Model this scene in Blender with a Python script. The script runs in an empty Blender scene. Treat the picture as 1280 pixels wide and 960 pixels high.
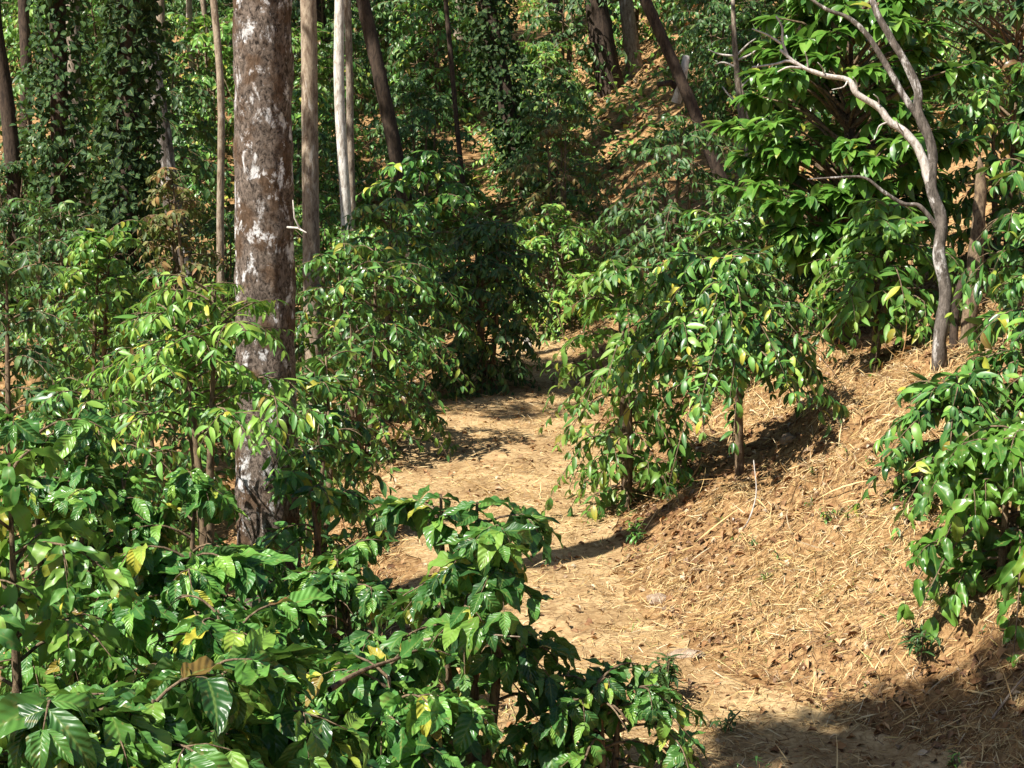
import bpy, math, random
import numpy as np
from mathutils import Vector, noise as mnoise

S = bpy.context.scene
COL = S.collection
R_ = math.radians

# ------------------------------------------------------------------ camera
F, CAMZ, PITCH = 2200.0, 3.0, math.atan(330.0 / 2200.0)
CP, SP = math.cos(PITCH), math.sin(PITCH)

def px(u, v, d):
    a, b = (u - 640) / F, (480 - v) / F
    return Vector((a * d, (CP + b * SP) * d, CAMZ + (-SP + b * CP) * d))

# ------------------------------------------------------------------ terrain
def vnoise(x, y, seed=0):
    x = np.asarray(x, float); y = np.asarray(y, float)
    xi = np.floor(x).astype(np.int64); yi = np.floor(y).astype(np.int64)
    fx = x - xi; fy = y - yi
    fx = fx * fx * (3 - 2 * fx); fy = fy * fy * (3 - 2 * fy)
    def h(a, b):
        n = (a * 374761393 + b * 668265263 + seed * 1442695041) & 0x7fffffff
        n = ((n ^ (n >> 13)) * 1274126177) & 0x7fffffff
        return ((n ^ (n >> 16)) & 0xffff) / 32767.5 - 1.0
    return (h(xi, yi) * (1 - fx) + h(xi + 1, yi) * fx) * (1 - fy) + (h(xi, yi + 1) * (1 - fx) + h(xi + 1, yi + 1) * fx) * fy

TOE_Y = [0, 5, 7, 8, 9, 10, 12, 15, 20, 24, 40, 80]
TOE_X = [8, 4.2, 2.6, 1.9, 1.35, 1.0, .82, .95, .85, .7, .8, 1.5]
LEF_Y = [0, 6, 10.6, 13, 14.7, 17, 19, 23, 30]
LEF_X = [.2, -.4, -.75, -1.0, -1.3, -1.15, -.85, -.35, -.3]

def softplus(t, k):
    return k * np.logaddexp(0, np.asarray(t, float) / k)

def H(x, y):
    x = np.asarray(x, float); y = np.asarray(y, float)
    base = .2 * softplus(7 - y, .5)
    base = 1.5 * (1 - np.exp(-base / 1.5))
    hill = .25 * softplus(y - 25.5, 2.0)
    toe = np.interp(y, TOE_Y, TOE_X)
    t = softplus(x - toe, .12)
    bank = 2.8 * (1 - np.exp(-t * .6 / 2.8)) + .06 * t
    le = np.interp(y, LEF_Y, LEF_X)
    l = softplus(le - x, .12)
    D = np.interp(y, [0, 12, 22], [1.15, 1.05, .3])
    drop = D * (1 - np.exp(-l * .75 / D))
    z = base + hill + bank - drop
    off = np.clip(t * 1.2 + l * .6, .12, 1.0)
    z = z + off * (.09 * vnoise(x * 1.6, y * 1.6, 1) + .06 * vnoise(x * 4, y * 4, 2) + .03 * vnoise(x * 10, y * 10, 14)) + .012 * vnoise(x * 9, y * 9, 3) + .02 * vnoise(x * 2, y * 2, 6)
    z = z + np.clip((y - 26) / 30, 0, 1) * .5 * vnoise(x * .2, y * .2, 4)
    return z

def hz(x, y):
    return float(H(x, y))

def at(u, y, dz=0.0):
    """ground point below picture column u at distance y in front of the camera"""
    x = (u - 640) / F * y * 1.0
    for _ in range(4):
        z = hz(x, y)
        depth = y * CP + (CAMZ - z) * SP
        x = (u - 640) / F * depth
    return Vector((x, y, hz(x, y) + dz))

# ------------------------------------------------------------------ materials
def mat(name):
    m = bpy.data.materials.new(name); m.use_nodes = True
    nt = m.node_tree; nt.nodes.clear()
    out = nt.nodes.new('ShaderNodeOutputMaterial')
    def N(t, **kw):
        n = nt.nodes.new('ShaderNode' + t)
        for k, v in kw.items():
            if k in n.inputs: n.inputs[k].default_value = v
            else: setattr(n, k, v)
        return n
    L = lambda a, b: nt.links.new(a, b)
    return m, N, L, out

def ramp(N, stops, interp='LINEAR'):
    r = N('ValToRGB'); cr = r.color_ramp; cr.interpolation = interp
    cr.elements[0].position = stops[0][0]; cr.elements[0].color = (*stops[0][1], 1)
    cr.elements[1].position = stops[-1][0]; cr.elements[1].color = (*stops[-1][1], 1)
    for p, c in stops[1:-1]:
        e = cr.elements.new(p); e.color = (*c, 1)
    return r

def leaf_mat(name, stops, transl=.3, rough=.36, ribs=0.0, spec=.5, trcol=(.22, .44, .06)):
    m, N, L, out = mat(name)
    g = N('NewGeometry'); oi = N('ObjectInfo')
    r = ramp(N, stops); L(g.outputs['Random Per Island'], r.inputs[0])
    tc = N('TexCoord')
    nz = N('TexNoise', Scale=9.0, Detail=2.0); L(tc.outputs['Object'], nz.inputs['Vector'])
    hsv = N('HueSaturation')
    mr = N('MapRange'); mr.inputs[3].default_value = .78; mr.inputs[4].default_value = 1.22
    L(oi.outputs['Random'], mr.inputs[0])
    mul = N('Math', operation='MULTIPLY'); L(mr.outputs[0], mul.inputs[0])
    mr2 = N('MapRange'); mr2.inputs[1].default_value = .3; mr2.inputs[2].default_value = .7; mr2.inputs[3].default_value = .75; mr2.inputs[4].default_value = 1.3
    L(nz.outputs[0], mr2.inputs[0]); L(mr2.outputs[0], mul.inputs[1])
    L(mul.outputs[0], hsv.inputs['Value']); L(r.outputs[0], hsv.inputs['Color'])
    col = hsv.outputs[0]
    uv = N('UVMap'); sep = N('SeparateXYZ'); L(uv.outputs[0], sep.inputs[0])
    a = N('Math', operation='SUBTRACT'); L(sep.outputs[0], a.inputs[0]); a.inputs[1].default_value = .5
    ab = N('Math', operation='ABSOLUTE'); L(a.outputs[0], ab.inputs[0])
    mid = N('MapRange'); mid.inputs[1].default_value = .02; mid.inputs[2].default_value = .07; mid.inputs[3].default_value = .55; mid.inputs[4].default_value = 0
    L(ab.outputs[0], mid.inputs[0])
    mx = N('Mix', data_type='RGBA'); L(mid.outputs[0], mx.inputs[0]); L(col, mx.inputs[6]); mx.inputs[7].default_value = (.2, .3, .07, 1)
    # paler underside
    mb = N('Mix', data_type='RGBA'); L(g.outputs['Backfacing'], mb.inputs[0]); L(mx.outputs[2], mb.inputs[6])
    pale = N('Mix', data_type='RGBA'); pale.inputs[0].default_value = .35; L(mx.outputs[2], pale.inputs[6]); pale.inputs[7].default_value = (.16, .22, .09, 1)
    L(pale.outputs[2], mb.inputs[7])
    p = N('BsdfPrincipled', Roughness=rough); p.inputs['Specular IOR Level'].default_value = spec
    sp = N('TexNoise', Scale=38.0, Detail=3.0); L(tc.outputs['Object'], sp.inputs['Vector'])
    spm = N('MapRange'); spm.inputs[1].default_value = .62; spm.inputs[2].default_value = .68; spm.inputs[3].default_value = 0; spm.inputs[4].default_value = .6
    L(sp.outputs[0], spm.inputs[0])
    ms0 = N('Mix', data_type='RGBA'); L(spm.outputs[0], ms0.inputs[0]); L(mb.outputs[2], ms0.inputs[6]); ms0.inputs[7].default_value = (.22, .2, .06, 1)
    L(ms0.outputs[2], p.inputs['Base Color'])
    rr = N('MapRange'); rr.inputs[1].default_value = .35; rr.inputs[2].default_value = .65; rr.inputs[3].default_value = rough - .06; rr.inputs[4].default_value = rough + .22
    L(nz.outputs[0], rr.inputs[0]); L(rr.outputs[0], p.inputs['Roughness'])
    if ribs:
        w1 = N('Math', operation='MULTIPLY_ADD'); L(ab.outputs[0], w1.inputs[0]); w1.inputs[1].default_value = -3.2
        w2 = N('Math', operation='MULTIPLY'); L(sep.outputs[1], w2.inputs[0]); w2.inputs[1].default_value = 8.0
        L(w2.outputs[0], w1.inputs[2])
        w3 = N('Math', operation='MULTIPLY'); L(w1.outputs[0], w3.inputs[0]); w3.inputs[1].default_value = 6.2832
        sn = N('Math', operation='SINE'); L(w3.outputs[0], sn.inputs[0])
        bp = N('Bump', Strength=ribs, Distance=.004); L(sn.outputs[0], bp.inputs['Height']); L(bp.outputs[0], p.inputs['Normal'])
    tr = N('BsdfTranslucent')
    tm = N('Mix', data_type='RGBA'); tm.inputs[0].default_value = .45; L(mx.outputs[2], tm.inputs[6]); tm.inputs[7].default_value = (*trcol, 1)
    L(tm.outputs[2], tr.inputs['Color'])
    ms = N('MixShader'); ms.inputs[0].default_value = transl
    L(p.outputs[0], ms.inputs[1]); L(tr.outputs[0], ms.inputs[2]); L(ms.outputs[0], out.inputs[0])
    return m

def bark_mat(name, base, dark, patch=None, patch_lo=.55, scale=6.0, stretch=.35, bump=.6, brown=None):
    m, N, L, out = mat(name)
    tc = N('TexCoord'); mp = N('Mapping'); mp.inputs['Scale'].default_value = (1, 1, stretch)
    L(tc.outputs['Object'], mp.inputs[0])
    n1 = N('TexNoise', Scale=scale * 4, Detail=8.0, Roughness=.78, Distortion=.6); L(mp.outputs[0], n1.inputs['Vector'])
    r1 = ramp(N, [(.4, dark), (.58, base)]); L(n1.outputs[0], r1.inputs[0])
    col = r1.outputs[0]
    if brown:
        n3 = N('TexNoise', Scale=scale * .5, Detail=3.0); L(tc.outputs['Object'], n3.inputs['Vector'])
        r3 = ramp(N, [(.52, (0, 0, 0)), (.6, (.85, .85, .85))]); L(n3.outputs[0], r3.inputs[0])
        mb = N('Mix', data_type='RGBA'); L(r3.outputs[0], mb.inputs[0]); L(col, mb.inputs[6])
        r4 = ramp(N, [(.35, tuple(c * .3 for c in brown)), (.65, brown)]); L(n1.outputs[0], r4.inputs[0]); L(r4.outputs[0], mb.inputs[7])
        col = mb.outputs[2]
    if patch:
        n2 = N('TexNoise', Scale=scale, Detail=8.0, Roughness=.75, Distortion=.3); L(mp.outputs[0], n2.inputs['Vector'])
        r2 = ramp(N, [(patch_lo, (0, 0, 0)), (patch_lo + .07, (1, 1, 1))]); L(n2.outputs[0], r2.inputs[0])
        mx = N('Mix', data_type='RGBA'); L(r2.outputs[0], mx.inputs[0]); L(col, mx.inputs[6]); mx.inputs[7].default_value = (*patch, 1)
        col = mx.outputs[2]
    p = N('BsdfPrincipled', Roughness=.88); p.inputs['Specular IOR Level'].default_value = .2
    L(col, p.inputs['Base Color'])
    bp = N('Bump', Strength=bump, Distance=.02); L(n1.outputs[0], bp.inputs['Height']); L(bp.outputs[0], p.inputs['Normal'])
    L(p.outputs[0], out.inputs[0])
    return m

def soil_mat(name, c1, c2, c3, sc=1.0):
    m, N, L, out = mat(name)
    tc = N('TexCoord')
    n1 = N('TexNoise', Scale=1.3 * sc, Detail=8.0, Roughness=.7); L(tc.outputs['Object'], n1.inputs['Vector'])
    n2 = N('TexNoise', Scale=16 * sc, Detail=8.0, Roughness=.75, Distortion=.8); L(tc.outputs['Object'], n2.inputs['Vector'])
    r = ramp(N, [(.36, c1), (.5, c2), (.64, c3)]); L(n2.outputs[0], r.inputs[0])
    r0 = ramp(N, [(.35, (.55, .48, .42)), (.62, (1.1, 1.08, 1.05))]); L(n1.outputs[0], r0.inputs[0])
    mx = N('Mix', data_type='RGBA', blend_type='MULTIPLY'); mx.inputs[0].default_value = 1.0
    L(r.outputs[0], mx.inputs[6]); L(r0.outputs[0], mx.inputs[7])
    p = N('BsdfPrincipled', Roughness=.95); p.inputs['Specular IOR Level'].default_value = .1
    L(mx.outputs[2], p.inputs['Base Color'])
    bp = N('Bump', Strength=.7, Distance=.03); L(n2.outputs[0], bp.inputs['Height']); L(bp.outputs[0], p.inputs['Normal'])
    L(p.outputs[0], out.inputs[0])
    return m

def litter_mat(name, stops):
    m, N, L, out = mat(name)
    g = N('NewGeometry'); r = ramp(N, stops); L(g.outputs['Random Per Island'], r.inputs[0])
    p = N('BsdfPrincipled', Roughness=.8); p.inputs['Specular IOR Level'].default_value = .2
    L(r.outputs[0], p.inputs['Base Color'])
    L(p.outputs[0], out.inputs[0])
    return m

G1, G2, G3, G4 = (.024, .08, .022), (.06, .175, .036), (.12, .28, .048), (.22, .39, .06)
YE, BR = (.44, .4, .05), (.16, .08, .03)
M = {}
M['coffee_near'] = leaf_mat('robusta_leaf', [(0, G1), (.4, G2), (.75, G3), (.93, G4), (.985, YE), (1, BR)], .25, .27, ribs=.35)
M['coffee'] = leaf_mat('coffee_leaf', [(0, G1), (.35, G2), (.7, G3), (.9, G4), (.98, YE), (1, BR)], .2, .3)
M['lime'] = leaf_mat('light_coffee_leaf', [(0, G2), (.35, G3), (.75, G4), (.92, (.24, .34, .05)), (.985, YE), (1, BR)], .34, .36)
M['broad'] = leaf_mat('broad_leaf', [(0, G2), (.4, (.1, .25, .032)), (.8, (.15, .33, .042)), (.96, G4), (1, YE)], .26, .28)
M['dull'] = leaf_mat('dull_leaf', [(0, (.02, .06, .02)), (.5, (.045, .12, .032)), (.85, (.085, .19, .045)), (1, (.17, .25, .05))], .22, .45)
M['dry_bush'] = leaf_mat('drying_leaf', [(0, (.06, .1, .03)), (.35, (.14, .16, .04)), (.6, (.26, .18, .06)), (.8, (.3, .14, .05)), (1, (.1, .05, .025))], .25, .6)
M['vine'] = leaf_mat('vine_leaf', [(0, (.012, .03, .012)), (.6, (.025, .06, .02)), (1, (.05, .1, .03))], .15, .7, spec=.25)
M['crown'] = leaf_mat('crown_leaf', [(0, G1), (.5, G2), (.85, G3), (1, G4)], .3, .4)
M['stem'] = bark_mat('coffee_stem', (.25, .18, .11), (.07, .045, .03), scale=9)
M['twig'] = bark_mat('grey_twig', (.66, .61, .56), (.32, .27, .22), scale=12, bump=.3)
M['big_bark'] = bark_mat('silver_oak_bark', (.26, .205, .165), (.025, .018, .014), (.76, .75, .75), .55, 11, .62, 1.0, brown=(.175, .105, .06))
M['grey_bark'] = bark_mat('grey_bark', (.36, .3, .23), (.12, .085, .06), (.5, .47, .42), .58, 6, .3, .7)
M['pale_bark'] = bark_mat('pale_bark', (.72, .68, .62), (.34, .29, .24), (.85, .82, .78), .55, 7, .3, .4)
M['dark_bark'] = bark_mat('dark_bark', (.1, .07, .05), (.03, .022, .018), None, .6, 6, .3, .8)
M['tan_bark'] = bark_mat('tan_bark', (.42, .34, .25), (.16, .11, .075), (.6, .55, .48), .57, 6, .3, .6)
M['lichen_bark'] = bark_mat('lichen_bark', (.19, .16, .135), (.06, .05, .04), (.6, .565, .53), .53, 8, .35, .7)
M['ground'] = soil_mat('dry_red_soil', (.13, .075, .035), (.36, .22, .1), (.54, .38, .2))
M['path'] = soil_mat('trodden_soil', (.26, .17, .085), (.5, .35, .18), (.62, .47, .27), 1.3)
M['litter'] = litter_mat('dry_litter', [(0, (.56, .4, .17)), (.35, (.64, .49, .26)), (.6, (.5, .31, .12)), (.78, (.3, .17, .07)), (.88, (.14, .08, .04)), (.94, (.7, .6, .4)), (1, (.6, .46, .16))])
M['leaflitter'] = litter_mat('dry_leaf', [(0, (.34, .18, .08)), (.4, (.5, .31, .15)), (.7, (.2, .1, .05)), (.9, (.58, .44, .28)), (1, (.45, .36, .26))])
M['brownlitter'] = litter_mat('brown_litter', [(0, (.1, .05, .03)), (.4, (.24, .125, .055)), (.7, (.36, .2, .09)), (.9, (.14, .09, .06)), (1, (.45, .32, .2))])
M['grass'] = litter_mat('grass_blade', [(0, (.1, .2, .04)), (.5, (.16, .27, .06)), (.8, (.3, .3, .1)), (1, (.45, .36, .16))])
M['stone'] = soil_mat('pale_stone', (.34, .25, .18), (.46, .36, .27), (.56, .46, .36), 2)
M['white_spot'] = soil_mat('white_spot', (.7, .7, .68), (.8, .8, .79), (.85, .85, .84), 2)

# ------------------------------------------------------------------ mesh builders
def link(name, me, m=None, parent=None):
    o = bpy.data.objects.new(name, me); COL.objects.link(o)
    if m is not None: me.materials.append(m)
    if parent is not None: o.parent = parent
    return o

def np_mesh(name, V, Q, UV=None, smooth=True):
    V = np.asarray(V, np.float32).reshape(-1, 3); Q = np.asarray(Q, np.int32).reshape(-1, 4)
    me = bpy.data.meshes.new(name)
    me.vertices.add(len(V)); me.vertices.foreach_set('co', V.ravel())
    me.loops.add(Q.size); me.loops.foreach_set('vertex_index', Q.ravel())
    me.polygons.add(len(Q))
    me.polygons.foreach_set('loop_start', np.arange(0, Q.size, 4, dtype=np.int32))
    me.polygons.foreach_set('loop_total', np.full(len(Q), 4, np.int32))
    if smooth: me.polygons.foreach_set('use_smooth', np.ones(len(Q), bool))
    if UV is not None:
        uv = me.uv_layers.new(name='UVMap')
        uv.data.foreach_set('uv', np.asarray(UV, np.float32)[Q.ravel()].ravel())
    me.update(calc_edges=True); me.validate()
    return me

class Tubes:
    def __init__(s): s.V = []; s.Q = []; s.n = 0
    def tube(s, pts, rad, segs=8, rough=0.0, sc=8.0, cap=True, flare=0.0):
        P = np.array([tuple(p) for p in pts], float); n = len(P)
        r = np.interp(np.linspace(0, 1, n), np.linspace(0, 1, len(rad)), rad)
        T = np.gradient(P, axis=0); T /= np.linalg.norm(T, axis=1)[:, None] + 1e-9
        ref = np.array([1., 0, 0]) if abs(T[0][0]) < .8 else np.array([0, 1., 0])
        th = np.linspace(0, 2 * np.pi, segs, endpoint=False)
        rings = []
        for i in range(n):
            a = np.cross(T[i], ref); a /= np.linalg.norm(a) + 1e-9
            b = np.cross(a, T[i]); ref = b
            rr = np.full(segs, r[i])
            if flare and i < n * .25:
                rr = rr * (1 + flare * (1 - i / (n * .25)) ** 2 * (1 + .5 * np.sin(th * 5)))
            if rough:
                for k in range(segs):
                    q = Vector((P[i][0] + r[i] * math.cos(th[k]), P[i][1] + r[i] * math.sin(th[k]), P[i][2] * .5)) * sc
                    rr[k] *= 1 + rough * mnoise.noise(q) + rough * .6 * mnoise.noise(q * 2.7)
            rings.append(P[i] + np.outer(np.cos(th) * rr, a) + np.outer(np.sin(th) * rr, b))
        if cap:
            rings.append(P[-1] + (rings[-1] - P[-1]) * .02 + T[-1] * r[-1] * .3)
        V = np.array(rings); m = len(rings)
        i, k = np.meshgrid(np.arange(m - 1), np.arange(segs), indexing='ij')
        k2 = (k + 1) % segs
        Q = np.stack([i * segs + k2, i * segs + k, (i + 1) * segs + k, (i + 1) * segs + k2], -1).reshape(-1, 4) + s.n
        s.V.append(V.reshape(-1, 3)); s.Q.append(Q); s.n += m * segs
    def build(s, name, m, parent=None):
        return link(name, np_mesh(name, np.concatenate(s.V), np.concatenate(s.Q)), m, parent)

def curve(pts, n):
    """Catmull-Rom through pts, n samples"""
    P = [np.array(tuple(p), float) for p in pts]
    P = [2 * P[0] - P[1]] + P + [2 * P[-1] - P[-2]]
    out = []; k = len(P) - 3
    for t in np.linspace(0, k - 1e-6, n):
        i = int(t); f = t - i
        a, b, c, d = P[i:i + 4]
        out.append(.5 * (2 * b + (c - a) * f + (2 * a - 5 * b + 4 * c - d) * f * f + (3 * b - a - 3 * c + d) * f ** 3))
    return out

def leaf_tpl(nl=4, nw=2, wid=.42, bend=.8, fold=.25, wave=.0, ph=0.0, tip=.75):
    v = np.linspace(0, 1, nl + 1); u = np.linspace(-1, 1, nw + 1)
    prof = np.sin(np.pi * np.clip(v, 0, 1) ** tip) ** .85
    prof[0] = .04; prof[-1] = .02
    Vv, U = np.meshgrid(v, u, indexing='ij')
    X = U * wid / 2 * prof[:, None]
    Z = fold * np.abs(X) + wave * np.sin(Vv * 14 + ph + U) * U ** 2 * prof[:, None]
    b = bend if abs(bend) > 1e-3 else 1e-3
    y = np.sin(b * Vv) / b + Z * np.sin(b * Vv)
    z = -(1 - np.cos(b * Vv)) / b + Z * np.cos(b * Vv)
    P = np.stack([X, y, z], -1).reshape(-1, 3)
    i, k = np.meshgrid(np.arange(nl), np.arange(nw), indexing='ij'); w = nw + 1
    Q = np.stack([i * w + k, i * w + k + 1, (i + 1) * w + k + 1, (i + 1) * w + k], -1).reshape(-1, 4)
    UV = np.stack([(U + 1) / 2, Vv], -1).reshape(-1, 2)
    return P, Q, UV

def tpl_set(nl, nw, wid, wave=.0, seed=0, bends=(.2, .7, 1.2, 1.7), fold=.3):
    rg = random.Random(seed)
    return [leaf_tpl(nl, nw, wid * rg.uniform(.85, 1.15), b, fold * rg.uniform(.4, 1.6), wave, rg.uniform(0, 6)) for b in bends]

TP = {
    'near': tpl_set(12, 4, .42, .06, 1, (-.3, .3, .8, 1.3, 1.8, 2.3), .35),
    'mid': tpl_set(5, 2, .34, 0, 2, (-.2, .4, .9, 1.5, 2.0)),
    'far': tpl_set(3, 2, .44, 0, 3, (.4, 1.1)),
    'narrow': tpl_set(5, 2, .26, 0, 4),
    'broad': tpl_set(5, 2, .47, 0, 5, (.3, .7, 1.1)),
    'heart': tpl_set(4, 2, .75, 0, 6, (.3, .8, 1.2)),
    'strip': tpl_set(3, 1, .042, 0, 7, (.6, 1.5, 2.6), 0),
    'drylf': tpl_set(3, 2, .45, 0, 8, (.8, 1.6, 2.3), .9),
    'stem': tpl_set(5, 1, .022, 0, 10, (-.6, .3, .8, 1.4), 0),
    'blade': tpl_set(3, 1, .07, 0, 9, (.4, 1.0, 1.6), 0),
}

class Leaves:
    def __init__(s): s.p = []; s.d = []; s.n = []; s.s = []
    def add(s, p, d, n, size):
        s.p.append(p); s.d.append(d); s.n.append(n); s.s.append(size)
    def extend(s, P, D, Nn, Sz):
        s.p.extend(P); s.d.extend(D); s.n.extend(Nn); s.s.extend(Sz)
    def build(s, name, tpls, m, parent=None, seed=0):
        rg = np.random.default_rng(seed)
        p = np.array([tuple(q) for q in s.p], float); d = np.array([tuple(q) for q in s.d], float)
        n = np.array([tuple(q) for q in s.n], float); sz = np.array(s.s, float)
        d /= np.linalg.norm(d, axis=1)[:, None] + 1e-9
        n = n - (n * d).sum(1)[:, None] * d; n /= np.linalg.norm(n, axis=1)[:, None] + 1e-9
        x = np.cross(d, n)
        pick = rg.integers(0, len(tpls), len(p))
        VV, QQ, UU = [], [], []; off = 0
        for k, (T, Q, UV) in enumerate(tpls):
            ix = np.nonzero(pick == k)[0]
            if not len(ix): continue
            B = np.stack([x[ix], d[ix], n[ix]], 1)          # rows: local axes
            W = np.einsum('ij,njk->nik', T, B) * sz[ix][:, None, None] + p[ix][:, None, :]
            mm = len(T)
            VV.append(W.reshape(-1, 3))
            QQ.append((Q[None] + (np.arange(len(ix)) * mm)[:, None, None]).reshape(-1, 4) + off)
            UU.append(np.tile(UV, (len(ix), 1))); off += mm * len(ix)
        return link(name, np_mesh(name, np.concatenate(VV), np.concatenate(QQ), np.concatenate(UU)), m, parent)

def thing(name, label, cat, loc=(0, 0, 0), group=None, rot=0.0, sc=1.0):
    o = bpy.data.objects.new(name, None); COL.objects.link(o)
    o.location = loc; o.rotation_euler = (0, 0, rot); o.scale = (sc,) * 3
    o['label'] = label; o['category'] = cat
    if group: o['group'] = group
    o.empty_display_size = .2
    return o

def tag(o, label=None, cat=None, group=None, kind=None):
    if label: o['label'] = label
    if cat: o['category'] = cat
    if group: o['group'] = group
    if kind: o['kind'] = kind
    return o

def dup(root, loc, rot, sc, label, group=None):
    r = root.copy(); COL.objects.link(r)
    r.location = loc; r.rotation_euler = (0, 0, rot); r.scale = (sc,) * 3
    r['label'] = label
    if group: r['group'] = group
    elif 'group' in r: del r['group']
    for ch in list(root.children):
        c = ch.copy(); COL.objects.link(c); c.parent = r
    return r

# ------------------------------------------------------------------ plants
def coffee(root, seed, Ht, R, nb=34, leaf=.14, tpl='mid', lm='coffee', stems=2, low=.14, inter=.055, droop=.9, tiers=0, flat=1.0):
    """coffee shrub: upright stems, arching side branches, leaf pairs hanging along them"""
    rg = random.Random(seed)
    st, br, lf = Tubes(), Tubes(), Leaves()
    stem_pts = []
    for k in range(stems):
        az = rg.uniform(0, 6.28); sp = rg.uniform(.03, .16) * Ht
        top = Vector((math.cos(az) * sp, math.sin(az) * sp, Ht * rg.uniform(.86, .97)))
        b = Vector((math.cos(az) * .04 * (stems > 1), math.sin(az) * .04 * (stems > 1), -.12))
        mid = (b + top) / 2 + Vector((rg.uniform(-.06, .06), rg.uniform(-.06, .06), 0))
        c = curve([b, mid, top], 9); st.tube(c, [.022 * Ht ** .6 + .008, .006], 7, .08)
        stem_pts.append(c)
    for i in range(nb):
        c = stem_pts[i % stems]
        f = low + (1 - low) * ((i + rg.random()) / nb) ** .85
        if tiers: f = low + (1 - low) * (int((f - low) / (1 - low) * tiers) + .55 + rg.uniform(-.2, .2)) / tiers
        idx = min(len(c) - 1.001, f * (len(c) - 1)); j = int(idx)
        p0 = Vector(c[j] * (1 - idx + j) + c[j + 1] * (idx - j))
        az = i * 2.399 + rg.uniform(-.5, .5)
        prof = (math.sin(math.pi * min(1, .18 + .82 * f) ** 1.0) ** .6) if f > .3 else .75
        prof = max(prof, .35)
        Lb = R * prof * rg.uniform(.75, 1.12) + .08
        up = .15 + .75 * f + rg.uniform(-.15, .15); dn = (.5 + droop * .55 + rg.uniform(-.1, .25)) * (1.15 - .45 * f)
        d = Vector((math.cos(az), math.sin(az), 0)); sd = Vector((-d.y, d.x, 0))
        cur = rg.uniform(-.25, .25)
        def P(t): return p0 + d * (Lb * t) + sd * (cur * Lb * t * t) + Vector((0, 0, Lb * (up * t - dn * t * t)))
        br.tube([P(t) for t in np.linspace(0, 1, 7)], [.006 + .004 * Lb, .002], 5)
        subs = [(P, Lb, .22)]
        for q in range(rg.choice((1, 2, 2))):
            t0 = rg.uniform(.3, .7); q0 = P(t0); a2 = az + rg.choice((-1, 1)) * rg.uniform(.5, 1.0); L2 = Lb * rg.uniform(.3, .5)
            d2 = Vector((math.cos(a2), math.sin(a2), 0))
            def P2(t, q0=q0, d2=d2, L2=L2, u2=rg.uniform(0, .4), n2=rg.uniform(.4, .9)): return q0 + d2 * (L2 * t) + Vector((0, 0, L2 * (u2 * t - n2 * t * t)))
            br.tube([P2(t) for t in np.linspace(0, 1, 4)], [.004, .0015], 4)
            subs.append((P2, L2, .15))
        if rg.random() < .07: continue
        for PP, LL, ts in subs:
            n = max(3, int(LL * (1 - ts) / inter))
            for k in range(n + 1):
                t = ts + (1 - ts) * k / n
                p = PP(t); T = (PP(min(1.02, t + .03)) - PP(t - .03)).normalized()
                side = T.cross(Vector((0, 0, 1)));
                if side.length < .1: side = sd.copy()
                side.normalize()
                young = .6 + .4 * min(1, (1 - t) * 4 + .25)
                for sg in (-1, 1):
                    if rg.random() < .1: continue
                    dirv = side * sg * rg.uniform(.4, 1.0) + T * rg.uniform(.1, .9) + Vector((rg.gauss(0, .2), rg.gauss(0, .2), rg.uniform(-1.0, .2) * droop * flat))
                    nrm = Vector((0, 0, 1)) + d * .35 + Vector((rg.gauss(0, .4), rg.gauss(0, .4), rg.uniform(-.3, .2)))
                    lf.add(p + side * sg * .006, dirv, nrm, leaf * rg.uniform(.62, 1.15) * young)
            T = (PP(1) - PP(.95)).normalized()
            lf.add(PP(1), T + Vector((0, 0, .1)), Vector((0, 0, 1)) + d * .2, leaf * .6)
    for c in stem_pts:
        e = Vector(c[-1]); n2 = 9
        for k in range(n2 * 2):
            a = k * 2.399; h = rg.uniform(0, .16)
            v = Vector((math.cos(a), math.sin(a), 0))
            lf.add(e - Vector((0, 0, h)), v + Vector((0, 0, rg.uniform(-.7, .5) - h * 2)), Vector((0, 0, 1)) + v * .2 + Vector((rg.gauss(0, .3), rg.gauss(0, .3), 0)), leaf * rg.uniform(.5, 1.0))
    st.build('stem', M['stem'], root)
    br.build('branches', M['stem'], root)
    lf.build('foliage', TP[tpl], M[lm], root, seed)
    return root

def clump_leaves(lf, rg, c, r, n, size, down=.5, flat=.8):
    for k in range(n):
        v = Vector((rg.gauss(0, 1), rg.gauss(0, 1), rg.gauss(0, 1))).normalized()
        rr = r * (rg.random() ** .45)
        p = c + Vector((v.x * rr, v.y * rr, v.z * rr * flat))
        dirv = Vector((v.x, v.y, v.z * .5 - down)) + Vector((rg.uniform(-.5, .5), rg.uniform(-.5, .5), rg.uniform(-.4, .3)))
        lf.add(p, dirv, Vector((0, 0, 1)) + v * .7 + Vector((rg.uniform(-.3, .3), rg.uniform(-.3, .3), 0)), size * rg.uniform(.65, 1.2))

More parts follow.
